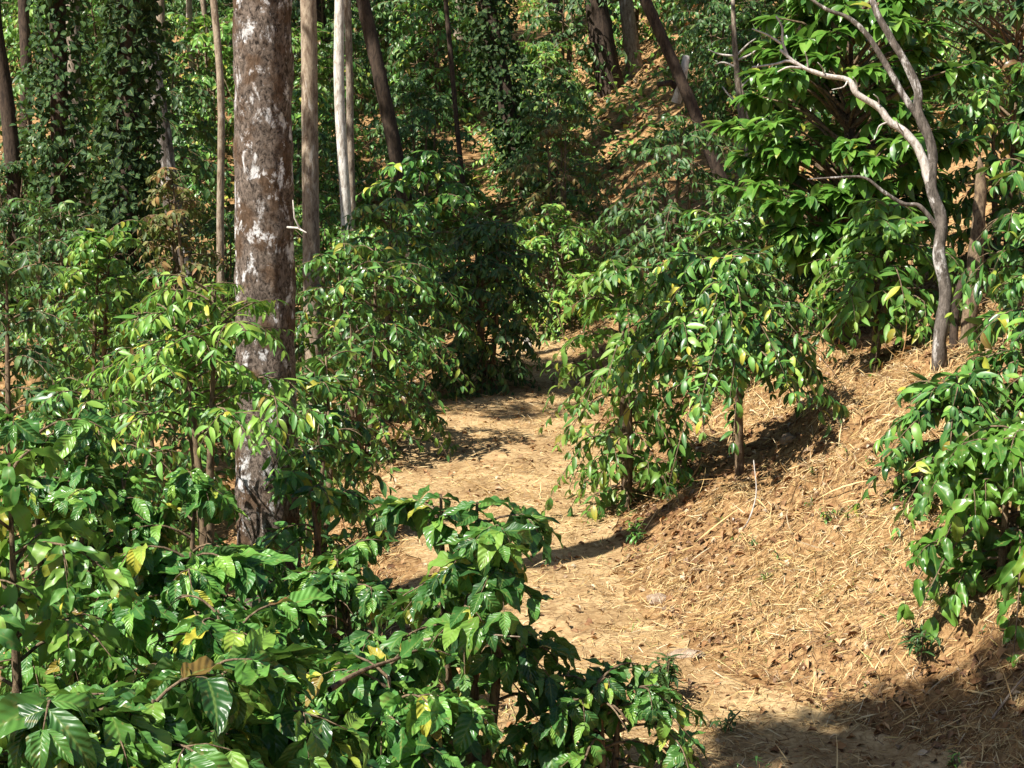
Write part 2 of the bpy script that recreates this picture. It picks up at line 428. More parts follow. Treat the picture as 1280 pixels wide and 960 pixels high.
def crown_parts(root, seed, base, Ht, R, nc=34, nl=120, leaf=.22, lm='crown', tpl='far', bm='grey_bark'):
    """limbs and leaf clumps of a tree crown round a trunk top at base"""
    rg = random.Random(seed); br, lf = Tubes(), Leaves()
    base = Vector(base)
    for i in range(nc):
        f = rg.random() ** .8
        az = i * 2.399; rad = R * (1 - .75 * f) * rg.uniform(.3, 1.0)
        c = base + Vector((math.cos(az) * rad, math.sin(az) * rad, Ht * f + rg.uniform(-.3, .3)))
        s0 = base + Vector((0, 0, max(-.5, Ht * f - rad * .6)))
        m = (s0 + c) / 2 + Vector((0, 0, -.08 * rad))
        br.tube(curve([s0, m, c], 6), [.05 * (1 - .6 * f) + .01, .012], 5)
        clump_leaves(lf, rg, c, R * rg.uniform(.2, .34), nl, leaf)
    br.tube([base - Vector((0, 0, .3)), base + Vector((0, 0, Ht * .5)), base + Vector((.05, 0, Ht + .1))], [.075, .02], 8)
    br.build('branches', M[bm], root)
    lf.build('crown', TP[tpl], M[lm], root, seed)

def trunk_pts(p, top, wob, seed, n):
    rg = random.Random(seed); p = Vector(p); top = Vector(top); k = 5
    pts = [p.lerp(top, i / k) + (Vector((rg.uniform(-wob, wob), rg.uniform(-wob, wob), 0)) if 0 < i < k else Vector()) for i in range(k + 1)]
    return curve(pts, n)

exec_order = []
# ------------------------------------------------------------------ world, sun, camera
SUN_AZ, SUN_EL = (-.80, -.60), R_(52)
w = bpy.data.worlds.new("World"); S.world = w; w.use_nodes = True
nt = w.node_tree; bg = nt.nodes['Background']
sky = nt.nodes.new('ShaderNodeTexSky'); sky.sky_type = 'NISHITA'; sky.sun_disc = False
sky.sun_elevation = SUN_EL; sky.sun_rotation = math.atan2(SUN_AZ[0], SUN_AZ[1])
nt.links.new(sky.outputs[0], bg.inputs[0]); bg.inputs[1].default_value = .05
sl = bpy.data.lights.new('sun', 'SUN'); sl.energy = 5.0; sl.angle = R_(.5); sl.color = (1, .95, .86)
so = bpy.data.objects.new('sun', sl); COL.objects.link(so)
sv = Vector((SUN_AZ[0] * math.cos(SUN_EL), SUN_AZ[1] * math.cos(SUN_EL), math.sin(SUN_EL)))
so.rotation_euler = sv.to_track_quat('Z', 'Y').to_euler(); so.location = (-20, -15, 30)
cam = bpy.data.cameras.new('camera'); co = bpy.data.objects.new('camera', cam); COL.objects.link(co)
co.location = (0, 0, CAMZ); co.rotation_euler = (math.pi / 2 - PITCH, 0, 0)
cam.sensor_width = 36; cam.lens = 36 * F / 1280; cam.clip_end = 600; cam.clip_start = .1
S.camera = co
S.view_settings.view_transform = 'Standard'; S.view_settings.look = 'None'
S.view_settings.exposure = 1.0; S.view_settings.gamma = 1
S.cycles.max_bounces = 5; S.cycles.diffuse_bounces = 1; S.cycles.glossy_bounces = 2; S.cycles.transmission_bounces = 3
S.cycles.caustics_reflective = False; S.cycles.caustics_refractive = False

# ------------------------------------------------------------------ ground, path, litter
def grid_axis(lo, hi, segs):
    out = [lo]
    for end, step in segs:
        n = max(1, int(round((end - out[-1]) / step))); out += list(np.linspace(out[-1], end, n + 1)[1:])
    return np.array(out)
gx = grid_axis(-140, 140, [(-40, 10), (-10, 1.5), (-4, .3), (5.5, .055), (10, .3), (40, 1.5), (140, 10)])
gy = grid_axis(-60, 320, [(0, 5), (5, .4), (24, .055), (34, .25), (80, 1.2), (320, 12)])
GX, GY = np.meshgrid(gx, gy, indexing='ij'); GZ = H(GX, GY)
V = np.stack([GX, GY, GZ], -1).reshape(-1, 3); ny = len(gy)
i, k = np.meshgrid(np.arange(len(gx) - 1), np.arange(ny - 1), indexing='ij')
Q = np.stack([i * ny + k, (i + 1) * ny + k, (i + 1) * ny + k + 1, i * ny + k + 1], -1).reshape(-1, 4)
tag(link('ground', np_mesh('ground', V, Q), M['ground']), kind='structure')

ys = np.arange(4.5, 24.6, .08); wn = 25
rows = []
for y in ys:
    a = np.interp(y, LEF_Y, LEF_X) + .1 + .16 * float(vnoise(y * 1.7, 3.3, 9)) + .06 * float(vnoise(y * 6, 1.3, 10))
    b = np.interp(y, TOE_Y, TOE_X) - .08 + .16 * float(vnoise(y * 1.5, 8.3, 11)) + .06 * float(vnoise(y * 6, 5.3, 12))
    b = min(b, a + 2.6)
    xs = np.linspace(a, b, wn); rows.append(np.stack([xs, np.full(wn, y), H(xs, np.full(wn, y)) + .009], -1))
V = np.array(rows); i, k = np.meshgrid(np.arange(len(ys) - 1), np.arange(wn - 1), indexing='ij')
Q = np.stack([i * wn + k, i * wn + k + 1, (i + 1) * wn + k + 1, (i + 1) * wn + k], -1).reshape(-1, 4)
tag(link('path', np_mesh('path', V, Q), M['path']), kind='structure')

def scatter(n, x0, x1, y0, y1, seed, powr=1.6):
    rg = np.random.default_rng(seed)
    y = y0 + (y1 - y0) * rg.random(n) ** powr; x = x0 + (x1 - x0) * rg.random(n)
    return x, y, H(x, y), rg

def strew(name, n, box, lmin, lmax, tpl, m, seed, lift=.012, tilt=.35, bankbias=.45, nj=.3, mask=None):
    x, y, z, rg = scatter(n, *box, seed)
    toe = np.interp(y, TOE_Y, TOE_X); le = np.interp(y, LEF_Y, LEF_X)
    keep = ((x > toe - .05) | (x < le + .1)) | (rg.random(n) < bankbias)
    if mask: keep &= mask(x, y, rg.random(n))
    x, y, z = x[keep], y[keep], z[keep]; n = len(x)
    e = .05; gxn = (H(x + e, y) - H(x - e, y)) / (2 * e); gyn = (H(x, y + e) - H(x, y - e)) / (2 * e)
    a = rg.random(n) * 6.283
    dx, dy = np.cos(a), np.sin(a); dz = gxn * dx + gyn * dy + rg.normal(0, tilt, n).clip(-.2, .9)
    lf = Leaves()
    lf.extend(np.stack([x, y, z + lift * (.4 + 1.8 * rg.random(n))], -1), np.stack([dx, dy, dz], -1),
              np.stack([-gxn, -gyn, np.ones(n)], -1) + rg.normal(0, nj, (n, 3)), rg.uniform(lmin, lmax, n))
    return tag(lf.build(name, TP[tpl], m, None, seed), kind='stuff')
patchy = lambda x, y, r: .5 * vnoise(x * 1.1, y * 1.1, 61) + .5 * vnoise(x * 3.1, y * 3.1, 62)
strew('dry_straw', 360000, (-2.2, 5.0, 6.9, 23), .05, .16, 'strip', M['litter'], 21, .016, .3, .42, 1.0, lambda x, y, r: patchy(x, y, r) > r * .75 - .38)
strew('brown_litter', 170000, (-2.2, 5.0, 6.8, 24), .04, .13, 'strip', M['brownlitter'], 25, .014, .3, .25, 1.0, lambda x, y, r: patchy(x, y, r) < .3 - r * .4)
strew('brown_leaves', 24000, (-2.6, 5.5, 6.8, 24), .03, .085, 'drylf', M['brownlitter'], 26, .012, .4, .25, .5, lambda x, y, r: patchy(x, y, r) < .35 - r * .5)
strew('dry_stems', 1600, (-1.8, 4.5, 7.2, 18), .18, .45, 'stem', M['litter'], 24, .02, .5, .12, .6)
strew('leaf_litter', 16000, (-3.5, 6, 6.5, 26), .03, .075, 'drylf', M['leaflitter'], 22, .015, .3, .3)
strew('far_leaf_litter', 9000, (-14, 14, 24, 50), .08, .2, 'drylf', M['leaflitter'], 23, .03, .3)

# ------------------------------------------------------------------ big trees with visible trunks
def tree(name, label, u, d, rad, top, bm, wob=.05, seed=1, rough=.06, crown=None, flare=.25, toptaper=.75, leaves='crown', ts=18, tall=0):
    """top = (u, v) of a point up the trunk on the picture's upper edge; the trunk runs on above it"""
    b = at(u, d)
    t = px(top[0], top[1], d); t.y = d + (top[2] if len(top) > 2 else 0)
    k = max(1.0, (7.5 + 4 * ((seed * 37) % 10) / 10) / max(.5, (t.z - b.z)))
    if tall: k = tall / (t.z - b.z)
    t2 = b + (t - b) * k
    root = thing(name, label, 'tree', b)
    pts = [Vector(p) - b for p in trunk_pts(b - Vector((0, 0, .15)), t2, wob, seed, 260 if tall else 60)]
    tb = Tubes(); tb.tube(pts, [rad, rad * toptaper], ts, rough, 13 if tall else 3.0 / max(rad, .06) * .35, True, flare)
    tb.build('trunk', M[bm], root)
    if crown:
        crown_parts(root, seed + 100, pts[-1] - Vector((pts[-1] - pts[-2])) * 2, crown[0], crown[1], crown[2] if len(crown) > 2 else 26, 90, .24, leaves, 'far', bm)
    return root, b, pts

root, b, pts = tree('silver_oak', 'thick mottled brown and white tree trunk standing left of the path, the widest trunk', 336, 10.5, .175, (331, 0), 'big_bark', .03, 5, .085, (4.5, 1.6, 20), .2, .9, ts=56, tall=14)
# dry twig on the trunk
tw = Tubes(); o0 = px(355, 284, 10.4) - b
tw.tube([o0, px(372, 285, 10.35) - b, px(383, 291, 10.3) - b], [.008, .005], 6)
tw.tube([px(375, 286, 10.34) - b, px(368, 272, 10.3) - b, px(366, 250, 10.3) - b], [.007, .003], 6)
tw.build('dry_twig', M['twig'], root)

tree('shade_tree', 'slender grey brown tree just right of the widest trunk, left of the white one', 396, 20, .105, (390, 0), 'tan_bark', .04, 3, .05, (4, 2.0, 22))
tree('shade_tree', 'thin chalky white tree trunk behind the dense left bushes', 434, 23, .075, (429, 0), 'pale_bark', .03, 2, .05, (3.5, 1.6, 18))
tree('shade_tree', 'thin dark sapling close behind the chalky white trunk', 446, 25, .055, (440, 0), 'grey_bark', .04, 4, .05, (3, 1.4, 14))
tree('shade_tree', 'dark trunk leaning up to the left, between white trunk and ivy covered tree', 522, 27, .12, (465, 0), 'dark_bark', .1, 6, .08, (4, 2.4, 24))
tree('shade_tree', 'dark brown broad trunk on the hillside beside a pale one', 764, 37, .24, (744, 0), 'dark_bark', .06, 7, .08, (5, 3.0, 28))
tree('shade_tree', 'pale straight trunk on the hillside beside the broad dark trunk', 794, 37.5, .15, (781, 0), 'tan_bark', .05, 8, .05, (5, 2.4, 24))
root, b, pts = tree('shade_tree', 'dark leaning tree with broken side stubs, rising from behind the middle bushes', 922, 25, .085, (812, 0), 'dark_bark', .12, 9, .1, (4, 2.2, 20))
sb = Tubes()
sb.tube([px(845, 128, 24.9) - b, px(853, 100, 24.8) - b, px(858, 70, 24.7) - b], [.07, .05], 8, .1)
sb.build('pale_stub', M['pale_bark'], root)
sb = Tubes(); sb.tube([px(858, 120, 25) - b, px(838, 103, 24.8) - b, px(822, 106, 24.8) - b], [.06, .035], 8, .1)
sb.build('dark_stub', M['dark_bark'], root)
tree('shade_tree', 'grey trunk at upper left, deep in shade beside a vine column', 106, 30, .15, (98, 0), 'grey_bark', .06, 10, .06, (4.5, 2.6, 24))
tree('shade_tree', 'pale peeling trunk leaning left, behind the left light green bush', 256, 23.2, .13, (176, 0), 'lichen_bark', .1, 11, .1, (3.5, 2.0, 20))
for u, d, r, tu, lab, sd in ((277, 22, .05, 280, 'thin brown sapling left of the widest trunk', 12), (205, 34, .09, 206, 'slim grey trunk in the upper left woods', 13),
                         (250, 38, .07, 247, 'thin stem at the top left of the widest trunk', 14), (262, 40, .06, 258, 'thin pale stem highest between upper left woods and widest trunk', 15),
                         (588, 30, .045, 560, 'thin bent sapling in the middle of the hillside', 16), (930, 34, .1, 905, 'dark trunk behind the grey dead branches', 17),
                         (1015, 30, .12, 1000, 'dark trunk behind the big glossy tree', 18), (700, 44, .16, 690, 'dark trunk highest up the hillside, in deep shade', 19),
                         (20, 27, .13, 8, 'dark trunk at the left edge of the woods', 20), (30, 36, .12, 44, 'second dark trunk in from the left edge', 26)):
    tree('shade_tree', lab, u, d, r, (tu, 0), 'dark_bark' if sd in (16, 17, 18, 19, 20, 26) else 'tan_bark', .1, sd, .07, (4, 2.4, 20))

# vine-covered trunks
def vine_tree(label, u, d, rad, top, seed, vr, n, z0=.2, z1=7.0, lm='vine', leaf=.12):
    root, b, pts = tree('vine_tree', label, u, d, rad, top, 'dark_bark', .08, seed, .06, (4.5, 2.6, 26))
    rg = random.Random(seed); lf = Leaves(); P = np.array([tuple(p) for p in pts])
    for k in range(n):
        z = rg.uniform(z0, z1); j = int(np.argmin(abs(P[:, 2] - z))); c = Vector(P[j])
        a = rg.uniform(0, 6.283); rr = rad + vr * (1 + .5 * float(vnoise(a * 1.2 + seed, z * 1.4, seed))) * rg.random() ** .6
        v = Vector((math.cos(a), math.sin(a), 0))
        lf.add(Vector((c.x + v.x * rr, c.y + v.y * rr, z)), v * rg.uniform(-.2, .9) + Vector((rg.gauss(0, .6), rg.gauss(0, .6), rg.uniform(-1.1, .2))), v + Vector((rg.gauss(0, .5), rg.gauss(0, .5), .6)), leaf * rg.uniform(.6, 1.2))
    lf.build('vine', TP['heart'], M[lm], root, seed)
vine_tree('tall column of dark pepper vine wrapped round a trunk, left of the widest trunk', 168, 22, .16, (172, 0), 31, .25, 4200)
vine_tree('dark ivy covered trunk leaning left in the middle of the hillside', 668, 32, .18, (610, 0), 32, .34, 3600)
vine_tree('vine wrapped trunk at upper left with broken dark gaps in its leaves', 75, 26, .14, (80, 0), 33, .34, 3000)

# grey dead tree and the pale branched tree on the right bank
def limb(tb, pts, rad, segs=9, n=14, rough=.1):
    tb.tube(curve(pts, n), rad, segs, rough, 14)
d0 = 12.7; b = at(1178, d0)
root = thing('branching_tree', 'lichen grey tree with forked bare limbs on the right bank', 'tree', b)
Pq = lambda u, v, d=d0: px(u, v, d) - b
tb = Tubes(); limb(tb, [Vector((0, 0, -.15)), Pq(1174, 430), Pq(1182, 370), Pq(1174, 320), Pq(1177, 275), Pq(1164, 235), Pq(1165, 185), Pq(1148, 140), Pq(1147, 112), Pq(1128, 72), Pq(1112, 45), Pq(1090, 0), Pq(1070, -90), Pq(1062, -260)], [.056, .047, .042, .036, .03, .024, .015], 12, 90, .16)
tb.build('trunk', M['lichen_bark'], root)
tb = Tubes(); limb(tb, [Pq(1164, 235), Pq(1150, 190), Pq(1132, 166), Pq(1112, 152), Pq(1098, 134), Pq(1072, 118), Pq(1060, 100), Pq(1030, 94), Pq(1000, 82), Pq(975, 62)], [.034, .028, .022, .01], 9, 46, .18)
limb(tb, [Pq(1000, 82), Pq(985, 76), Pq(970, 80), Pq(940, 84)], [.012, .006], 6, 8)
limb(tb, [Pq(985, 72), Pq(978, 52), Pq(978, 35), Pq(970, 20)], [.012, .006], 6, 8)
limb(tb, [Pq(977, 55), Pq(960, 44), Pq(940, 36)], [.01, .005], 6, 8)
limb(tb, [Pq(1000, 85, d0 - .05), Pq(985, 84, d0 - .1), Pq(972, 90, d0 - .1)], [.01, .005], 6, 6)
rt = random.Random(91)
for (u0, v0, u1, v1) in ((1112, 152, 1095, 168), (1072, 118, 1066, 96), (1060, 100, 1040, 112), (1030, 94, 1022, 78), (1098, 134, 1092, 118), (1010, 86, 1006, 64), (1132, 166, 1120, 150)):
    limb(tb, [Pq(u0, v0), Pq((u0 + u1) / 2 + rt.uniform(-5, 5), (v0 + v1) / 2 + rt.uniform(-4, 4), d0 - .04), Pq(u1, v1, d0 - .08)], [.008, .003], 6, 7)
tb.build('bare_branch', M['twig'], root)
tb = Tubes(); limb(tb, [Pq(1160, 165), Pq(1130, 120), Pq(1110, 85), Pq(1085, 45), Pq(1060, 22), Pq(1030, 10), Pq(990, -20)], [.026, .02, .009], 9, 40, .18)
tb.build('upper_branch', M['lichen_bark'], root)
tb = Tubes(); limb(tb, [Pq(1176, 290), Pq(1150, 258), Pq(1130, 255), Pq(1105, 240), Pq(1080, 222), Pq(1045, 222), Pq(1010, 224)], [.018, .013, .005], 8, 36, .18)
tb.build('lower_branch', M['lichen_bark'], root)
crown_parts(root, 77, Pq(1062, -250), 2.0, 1.3, 8, 24, .16, 'crown', 'far', 'lichen_bark')

b = at(1207, 13.3); root = thing('snag', 'brown broken stump stem right beside the lichen grey forked tree', 'tree stump', b)
Pq2 = lambda u, v, d=13.3: px(u, v, d) - b
tb = Tubes(); limb(tb, [Vector((0, 0, -.15)), Pq2(1208, 430), Pq2(1216, 360), Pq2(1222, 290), Pq2(1226, 225), Pq2(1224, 196)], [.07, .055, .06, .045, .01], 11, 60, .22)
tb.build('trunk', M['stem'], root)
tb = Tubes(); limb(tb, [Pq2(1218, 330), Pq2(1200, 360), Pq2(1192, 420), Pq2(1194, 500)], [.03, .035], 8, 14, .12)
tb.build('side_stem', M['dark_bark'], root)

b = at(932, 27); root = thing('dead_tree', 'small grey dead tree with twisted bare twigs on the hillside', 'dead tree', b)
Pd = lambda u, v, d=27: px(u, v, d) - b
tb = Tubes(); limb(tb, [Vector((0, 0, -.1)), Pd(936, 200), Pd(925, 130), Pd(918, 50), Pd(916, 0)], [.06, .05, .03], 8, 20)
limb(tb, [Pd(940, 200), Pd(935, 150), Pd(925, 100)], [.03, .02], 7, 10)
tb.build('trunk', M['grey_bark'], root)
tb = Tubes()
for pts in ([(920, 70), (900, 68), (885, 62)], [(920, 70), (935, 55), (945, 48)], [(922, 75), (938, 68), (950, 58)], [(922, 85), (905, 78), (895, 80)], [(925, 110), (940, 95), (948, 80)], [(926, 130), (912, 120), (903, 108)]):
    limb(tb, [Pd(*q) for q in pts], [.02, .008], 6, 7)
tb.build('twigs', M['twig'], root)

# glossy broad-leaved tree
def glossy(label, u, d, z0, z1, R, seed, n=60, nl=26, leaf=.24, lm='broad', tpl='broad', name='glossy_tree', cx=0):
    b = at(u, d); root = thing(name, label, 'tree', b); rg = random.Random(seed)
    tb, lf = Tubes(), Leaves()
    top = Vector((0, 0, z1 - .3))
    c = curve([Vector((0, 0, -.15)), Vector((.06, 0, z0)), top], 14); tb.tube(c, [.07, .02], 10, .08, 12); tb.build('trunk', M['dark_bark'], root)
    br = Tubes()
    for i in range(n):
        f = rg.random(); z = z0 + (z1 - z0) * f
        az = i * 2.399; prof = math.sin(math.pi * (.12 + .8 * f)) ** .6
        rad = R * prof * rg.uniform(.55, 1.05) * (1 + .2 * float(vnoise(az, f * 4, seed)))
        e = Vector((math.cos(az) * rad, math.sin(az) * rad, z))
        s = Vector((0, 0, max(.2, z - rad * .5)))
        br.tube(curve([s, (s + e) / 2 + Vector((0, 0, .1)), e], 6), [.018, .004], 5)
        o = Vector((math.cos(az), math.sin(az), .25)).normalized()
        for k in range(nl):                         # whorl of hanging leaves at a shoot tip
            a = k * 2.399; t = rg.random()
            v = Vector((math.cos(a), math.sin(a), 0)) * rg.uniform(.5, 1)
            p = e - o * (.22 * t) + v * .03
            lf.add(p, v + o * .7 + Vector((0, 0, rg.uniform(-.9, .25))), Vector((0, 0, 1)) + v * .3 + o * .3 + Vector((rg.uniform(-.3, .3), rg.uniform(-.3, .3), 0)), leaf * rg.uniform(.6, 1.1))
    br.build('branches', M['stem'], root); lf.build('crown', TP[tpl], M[lm], root, seed)
    return root
glossy('big glossy dark green tree behind the lichen grey forked limbs', 1052, 15.3, .75, 3.05, 1.05, 41, 170, 24, .21)
glossy('shaded broad leaved tree filling the upper right corner', 1262, 21, .8, 4.2, 1.6, 42, 130, 20, .22, 'dull')

# ------------------------------------------------------------------ coffee bushes named one by one
GB = None
def bush(label, u, d, Ht, R, seed, **kw):
    b = at(u, d); r = thing('coffee_bush', label, 'bush', b)
    return coffee(r, seed, Ht, R, **kw)
near = dict(tpl='near', lm='coffee_near', leaf=.2, inter=.065, low=.08)
D = dict(leaf=.135, inter=.048)
bush('large leaved coffee bush filling the bottom left corner', 125, 5.4, 1.55, .66, 151, nb=46, stems=2, **{**near, 'leaf': .25})
bush('tall coffee bush with yellow green hanging sprays at the left edge', 15, 6.6, 2.45, .72, 52, nb=42, stems=2, **{**near, 'lm': 'lime', 'leaf': .16})
bush('coffee bush at the bottom edge under the widest trunk', 330, 5.9, 1.3, .62, 53, nb=40, stems=2, **{**near, 'leaf': .24})
bush('coffee bush with big drooping leaves leaning over the path, lowest middle', 580, 7.3, 1.5, .56, 54, nb=24, stems=3, **{**near, 'inter': .085, 'leaf': .2})
bush('low coffee bush at the bottom edge beside the path', 745, 7.2, .66, .46, 55, nb=30, stems=2, **{**near, 'leaf': .13, 'inter': .05})
bush('coffee bush in the left foreground in front of the widest trunk base', 205, 7.9, 1.75, .7, 56, nb=48, stems=2, **{**near, 'leaf': .2})
bush('coffee bush at left between the yellow green sprays and the corner bush', 60, 8.6, 2.45, .85, 57, nb=50, stems=2, **{**near, 'leaf': .18})
bush('large leaved coffee bush between the corner bush and the widest trunk base', 300, 7.0, 1.4, .6, 90, nb=44, stems=2, **{**near, 'leaf': .21})
bush('coffee bush low in front of the fine leaved bush stems', 205, 8.8, 2.0, .5, 92, nb=42, stems=2, **{**near, 'leaf': .17})
bush('low coffee bush right beside the widest trunk base', 385, 9.0, 1.0, .42, 93, nb=34, stems=2, **{**near, 'leaf': .16})
bush('coffee bush at the left edge just above the corner bush', 10, 6.0, 1.6, .55, 94, nb=42, stems=2, **{**near, 'leaf': .19})
bush('coffee bush behind the yellow green sprays at the left edge', 110, 10.3, 1.9, .75, 95, nb=48, stems=2, **D)
bush('coffee bush at the bottom edge left of the lowest middle bush', 470, 6.5, .95, .5, 91, nb=36, stems=2, **{**near, 'leaf': .19})
bush('coffee bush low at left behind the lowest middle bush', 440, 8.2, 1.1, .48, 60, nb=30, stems=2, **{**near, 'leaf': .15})
bush('light green fine leaved bush spreading across the widest trunk', 275, 9.5, 2.75, .82, 58, nb=44, stems=3, tpl='narrow', lm='lime', leaf=.12, inter=.04, low=.72, droop=.6)
bush('coffee bush right of the widest trunk base, above the path edge', 402, 10.2, 1.6, .36, 59, nb=30, stems=2, **{**D, 'leaf': .15})
bush('leafy coffee bush just right of the widest trunk, in front of the broad leafy bush', 392, 12.5, 1.75, .55, 82, nb=44, stems=2, **D)
bush('broad leafy coffee bush left of the path beside the widest trunk', 455, 15.6, 2.05, .85, 61, nb=58, stems=3, **D)
bush('sunlit coffee bush top behind the broad leafy bush at left of the path', 480, 18.6, 2.5, 1.0, 62, nb=60, stems=3, **D)
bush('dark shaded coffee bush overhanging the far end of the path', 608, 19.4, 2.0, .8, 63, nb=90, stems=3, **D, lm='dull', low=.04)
bush('big sunlit coffee bush with drooping leaves on the right bank, its stem showing', 925, 12.4, 1.72, .86, 64, nb=64, stems=1, low=.45, **D, droop=1.25, tiers=6)
bush('yellow tinged coffee bush right of the path, edge of the bank', 790, 13.2, 1.95, .6, 65, nb=60, stems=2, **D, droop=1.2, lm='lime', low=.06, tiers=8)
bush('lime green coffee bush left of the lichen grey forked tree', 1085, 13.9, 1.35, .58, 66, nb=42, stems=2, leaf=.16, inter=.055, droop=1.1, lm='lime', low=.35)
bush('coffee bush at the right edge beside the brown snag', 1305, 12.2, 1.35, .5, 67, nb=42, stems=2, leaf=.16, inter=.055, droop=1.2, tiers=4)
bush('coffee bush with yellowing leaves on the right bank below the forked tree', 1185, 10.3, .75, .46, 68, nb=36, stems=2, leaf=.145, inter=.05, droop=1.3, tiers=4)
bush('coffee bush with long hanging leaves at the lower right edge', 1250, 8.75, .88, .5, 69, nb=40, stems=2, tiers=4, leaf=.17, inter=.055, droop=1.6, tpl='near', lm='broad', low=.1)
bush('dark green coffee bush at the right edge of the bank', 1290, 10.6, 1.0, .5, 70, nb=40, stems=2, tiers=4, leaf=.14, inter=.05, droop=1.2)
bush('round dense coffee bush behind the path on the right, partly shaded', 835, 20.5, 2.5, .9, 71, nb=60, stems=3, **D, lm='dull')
bush('bright coffee bush closing off the far end of the path', 693, 23.4, 1.7, .95, 72, nb=56, stems=3, **D, lm='lime')
bush('brown withering coffee bush behind the far end of the path', 705, 26.5, 2.7, 1.05, 73, nb=44, stems=3, leaf=.14, inter=.07, lm='dry_bush')
bush('bright small leaved bush at left with dark gap below it', 120, 17.5, 2.85, .7, 74, nb=56, stems=2, low=.5, **D, lm='lime')
bush('reddish yellow sparse bush left of the widest trunk', 240, 20.8, 2.9, .6, 75, nb=50, stems=3, low=.45, leaf=.13, inter=.06, lm='dry_bush')
bush('dim shaded coffee bush at the left edge below the woods', 15, 14, 2.9, .85, 76, nb=54, stems=2, **D, lm='dull')
bush('coffee bush behind the light fine leaved bush at left', 215, 15.5, 2.1, .8, 77, nb=50, stems=2, **D)
bush('coffee bush at left between the vine column and the front sprays', 120, 12.3, 2.1, .85, 78, nb=52, stems=2, **D, lm='coffee')
bush('coffee bush behind the slender grey brown tree', 395, 25, 2.1, .95, 79, nb=50, stems=3, **D)
bush('coffee bush between the leaning tree and the glossy tree', 965, 18.5, 1.6, .75, 80, nb=50, stems=2, **D, droop=1.1)
bush('coffee bush with hanging leaves at the right edge above the snag', 1255, 16, 1.9, .7, 81, nb=42, stems=2, leaf=.18, inter=.06, droop=1.3, lm='coffee')
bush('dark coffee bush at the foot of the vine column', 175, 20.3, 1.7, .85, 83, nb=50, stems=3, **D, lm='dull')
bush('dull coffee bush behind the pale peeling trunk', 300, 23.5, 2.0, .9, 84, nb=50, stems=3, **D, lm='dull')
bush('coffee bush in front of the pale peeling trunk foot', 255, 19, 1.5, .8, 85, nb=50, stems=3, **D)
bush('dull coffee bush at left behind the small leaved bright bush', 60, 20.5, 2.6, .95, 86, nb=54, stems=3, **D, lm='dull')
bush('coffee bush at the foot of the chalky white trunk', 470, 22.3, 2.0, .9, 87, nb=50, stems=3, **D)
bush('coffee bush on the bank behind the big sunlit bush', 905, 15.8, 1.6, .8, 88, nb=50, stems=2, **D)
bush('dull coffee bush beneath the big glossy tree', 1035, 16.6, 1.3, .8, 89, nb=46, stems=2, **D, lm='dull')

# ------------------------------------------------------------------ hillside plantation (copies)
prot = []
for q, (Ht, R, lm) in enumerate(((2.1, 1.0, 'coffee'), (1.8, .95, 'coffee'), (2.6, 1.0, 'dull'), (2.0, 1.1, 'lime'))):
    r = thing('coffee_bush', '', 'bush'); coffee(r, 200 + q, Ht, R, nb=50, stems=3, leaf=.15, inter=.06, tpl='far', lm=lm)
    prot.append(r)
HL = ['green coffee bush among the many on the wooded hillside', 'green coffee bush among the many on the wooded hillside',
      'dull dark coffee bush among several on the wooded hillside', 'light green coffee bush among several on the wooded hillside']
HG = ['green coffee bushes on the hillside', 'green coffee bushes on the hillside', 'dull dark coffee bushes on the hillside', 'light green coffee bushes on the hillside']
rg = random.Random(7); used = set()
for row, y in enumerate(np.arange(26.8, 66, 2.2)):
    half = .31 * y + 1.5; x = -half + rg.uniform(0, 1)
    while x < half:
        yy = y + rg.uniform(-.8, .8); gap = float(vnoise(x * .35, yy * .35, 77))
        if gap > -.25 and not (abs(x - .4) < 1 and yy < 28):
            uu = 640 + F * x / yy
            if 27.5 < yy < 38 and (720 < uu < 880 or 540 < uu < 625): x += 1.0; continue
            k = rg.choice((0, 1, 1, 2, 2, 3)); p = Vector((x, yy, hz(x, yy))); a = rg.uniform(0, 6.28); s = rg.uniform(.85, 1.45)
            if k not in used:
                r = prot[k]; r.location = p; r.rotation_euler = (0, 0, a); r.scale = (s,) * 3; r['label'] = HL[k]; r['group'] = HG[k]; used.add(k)
            else: dup(prot[k], p, a, s, HL[k], HG[k])
        x += rg.uniform(1.7, 2.9)

# distant shade trees up the hill
pt = []
for q, (bm, lm) in enumerate((('grey_bark', 'crown'), ('dark_bark', 'dull'))):
    r = thing('shade_tree', '', 'tree')
    tb = Tubes(); P0 = trunk_pts((0, 0, -.3), (.3, 0, 8), .12, 300 + q, 26); tb.tube(P0, [.16, .09], 10, .06, 3, True, .2); tb.build('trunk', M[bm], r)
    crown_parts(r, 310 + q, P0[-1], 4.5, 2.4, 26, 110, .26, lm, 'far', bm); pt.append(r)
used = set(); rg = random.Random(12)
for y in (41, 46, 51, 56, 62, 69, 77):
    for j in range(4):
        x = (-.5 + (j + rg.uniform(.1, .9)) / 4) * .64 * y * 1.1; yy = y + rg.uniform(-2, 2); k = rg.randint(0, 1)
        p = Vector((x, yy, hz(x, yy))); a = rg.uniform(0, 6.28); s = rg.uniform(.8, 1.3)
        lab = ('grey trunked tree among many far up the hillside', 'dark trunked tree among many far up the hillside')[k]; gp = ('grey trees far up the hillside', 'dark trees far up the hillside')[k]
        if k not in used:
            r = pt[k]; r.location = p; r.rotation_euler = (0, 0, a); r.scale = (s,) * 3; r['label'] = lab; r['group'] = gp; used.add(k)
        else: dup(pt[k], p, a, s, lab, gp)

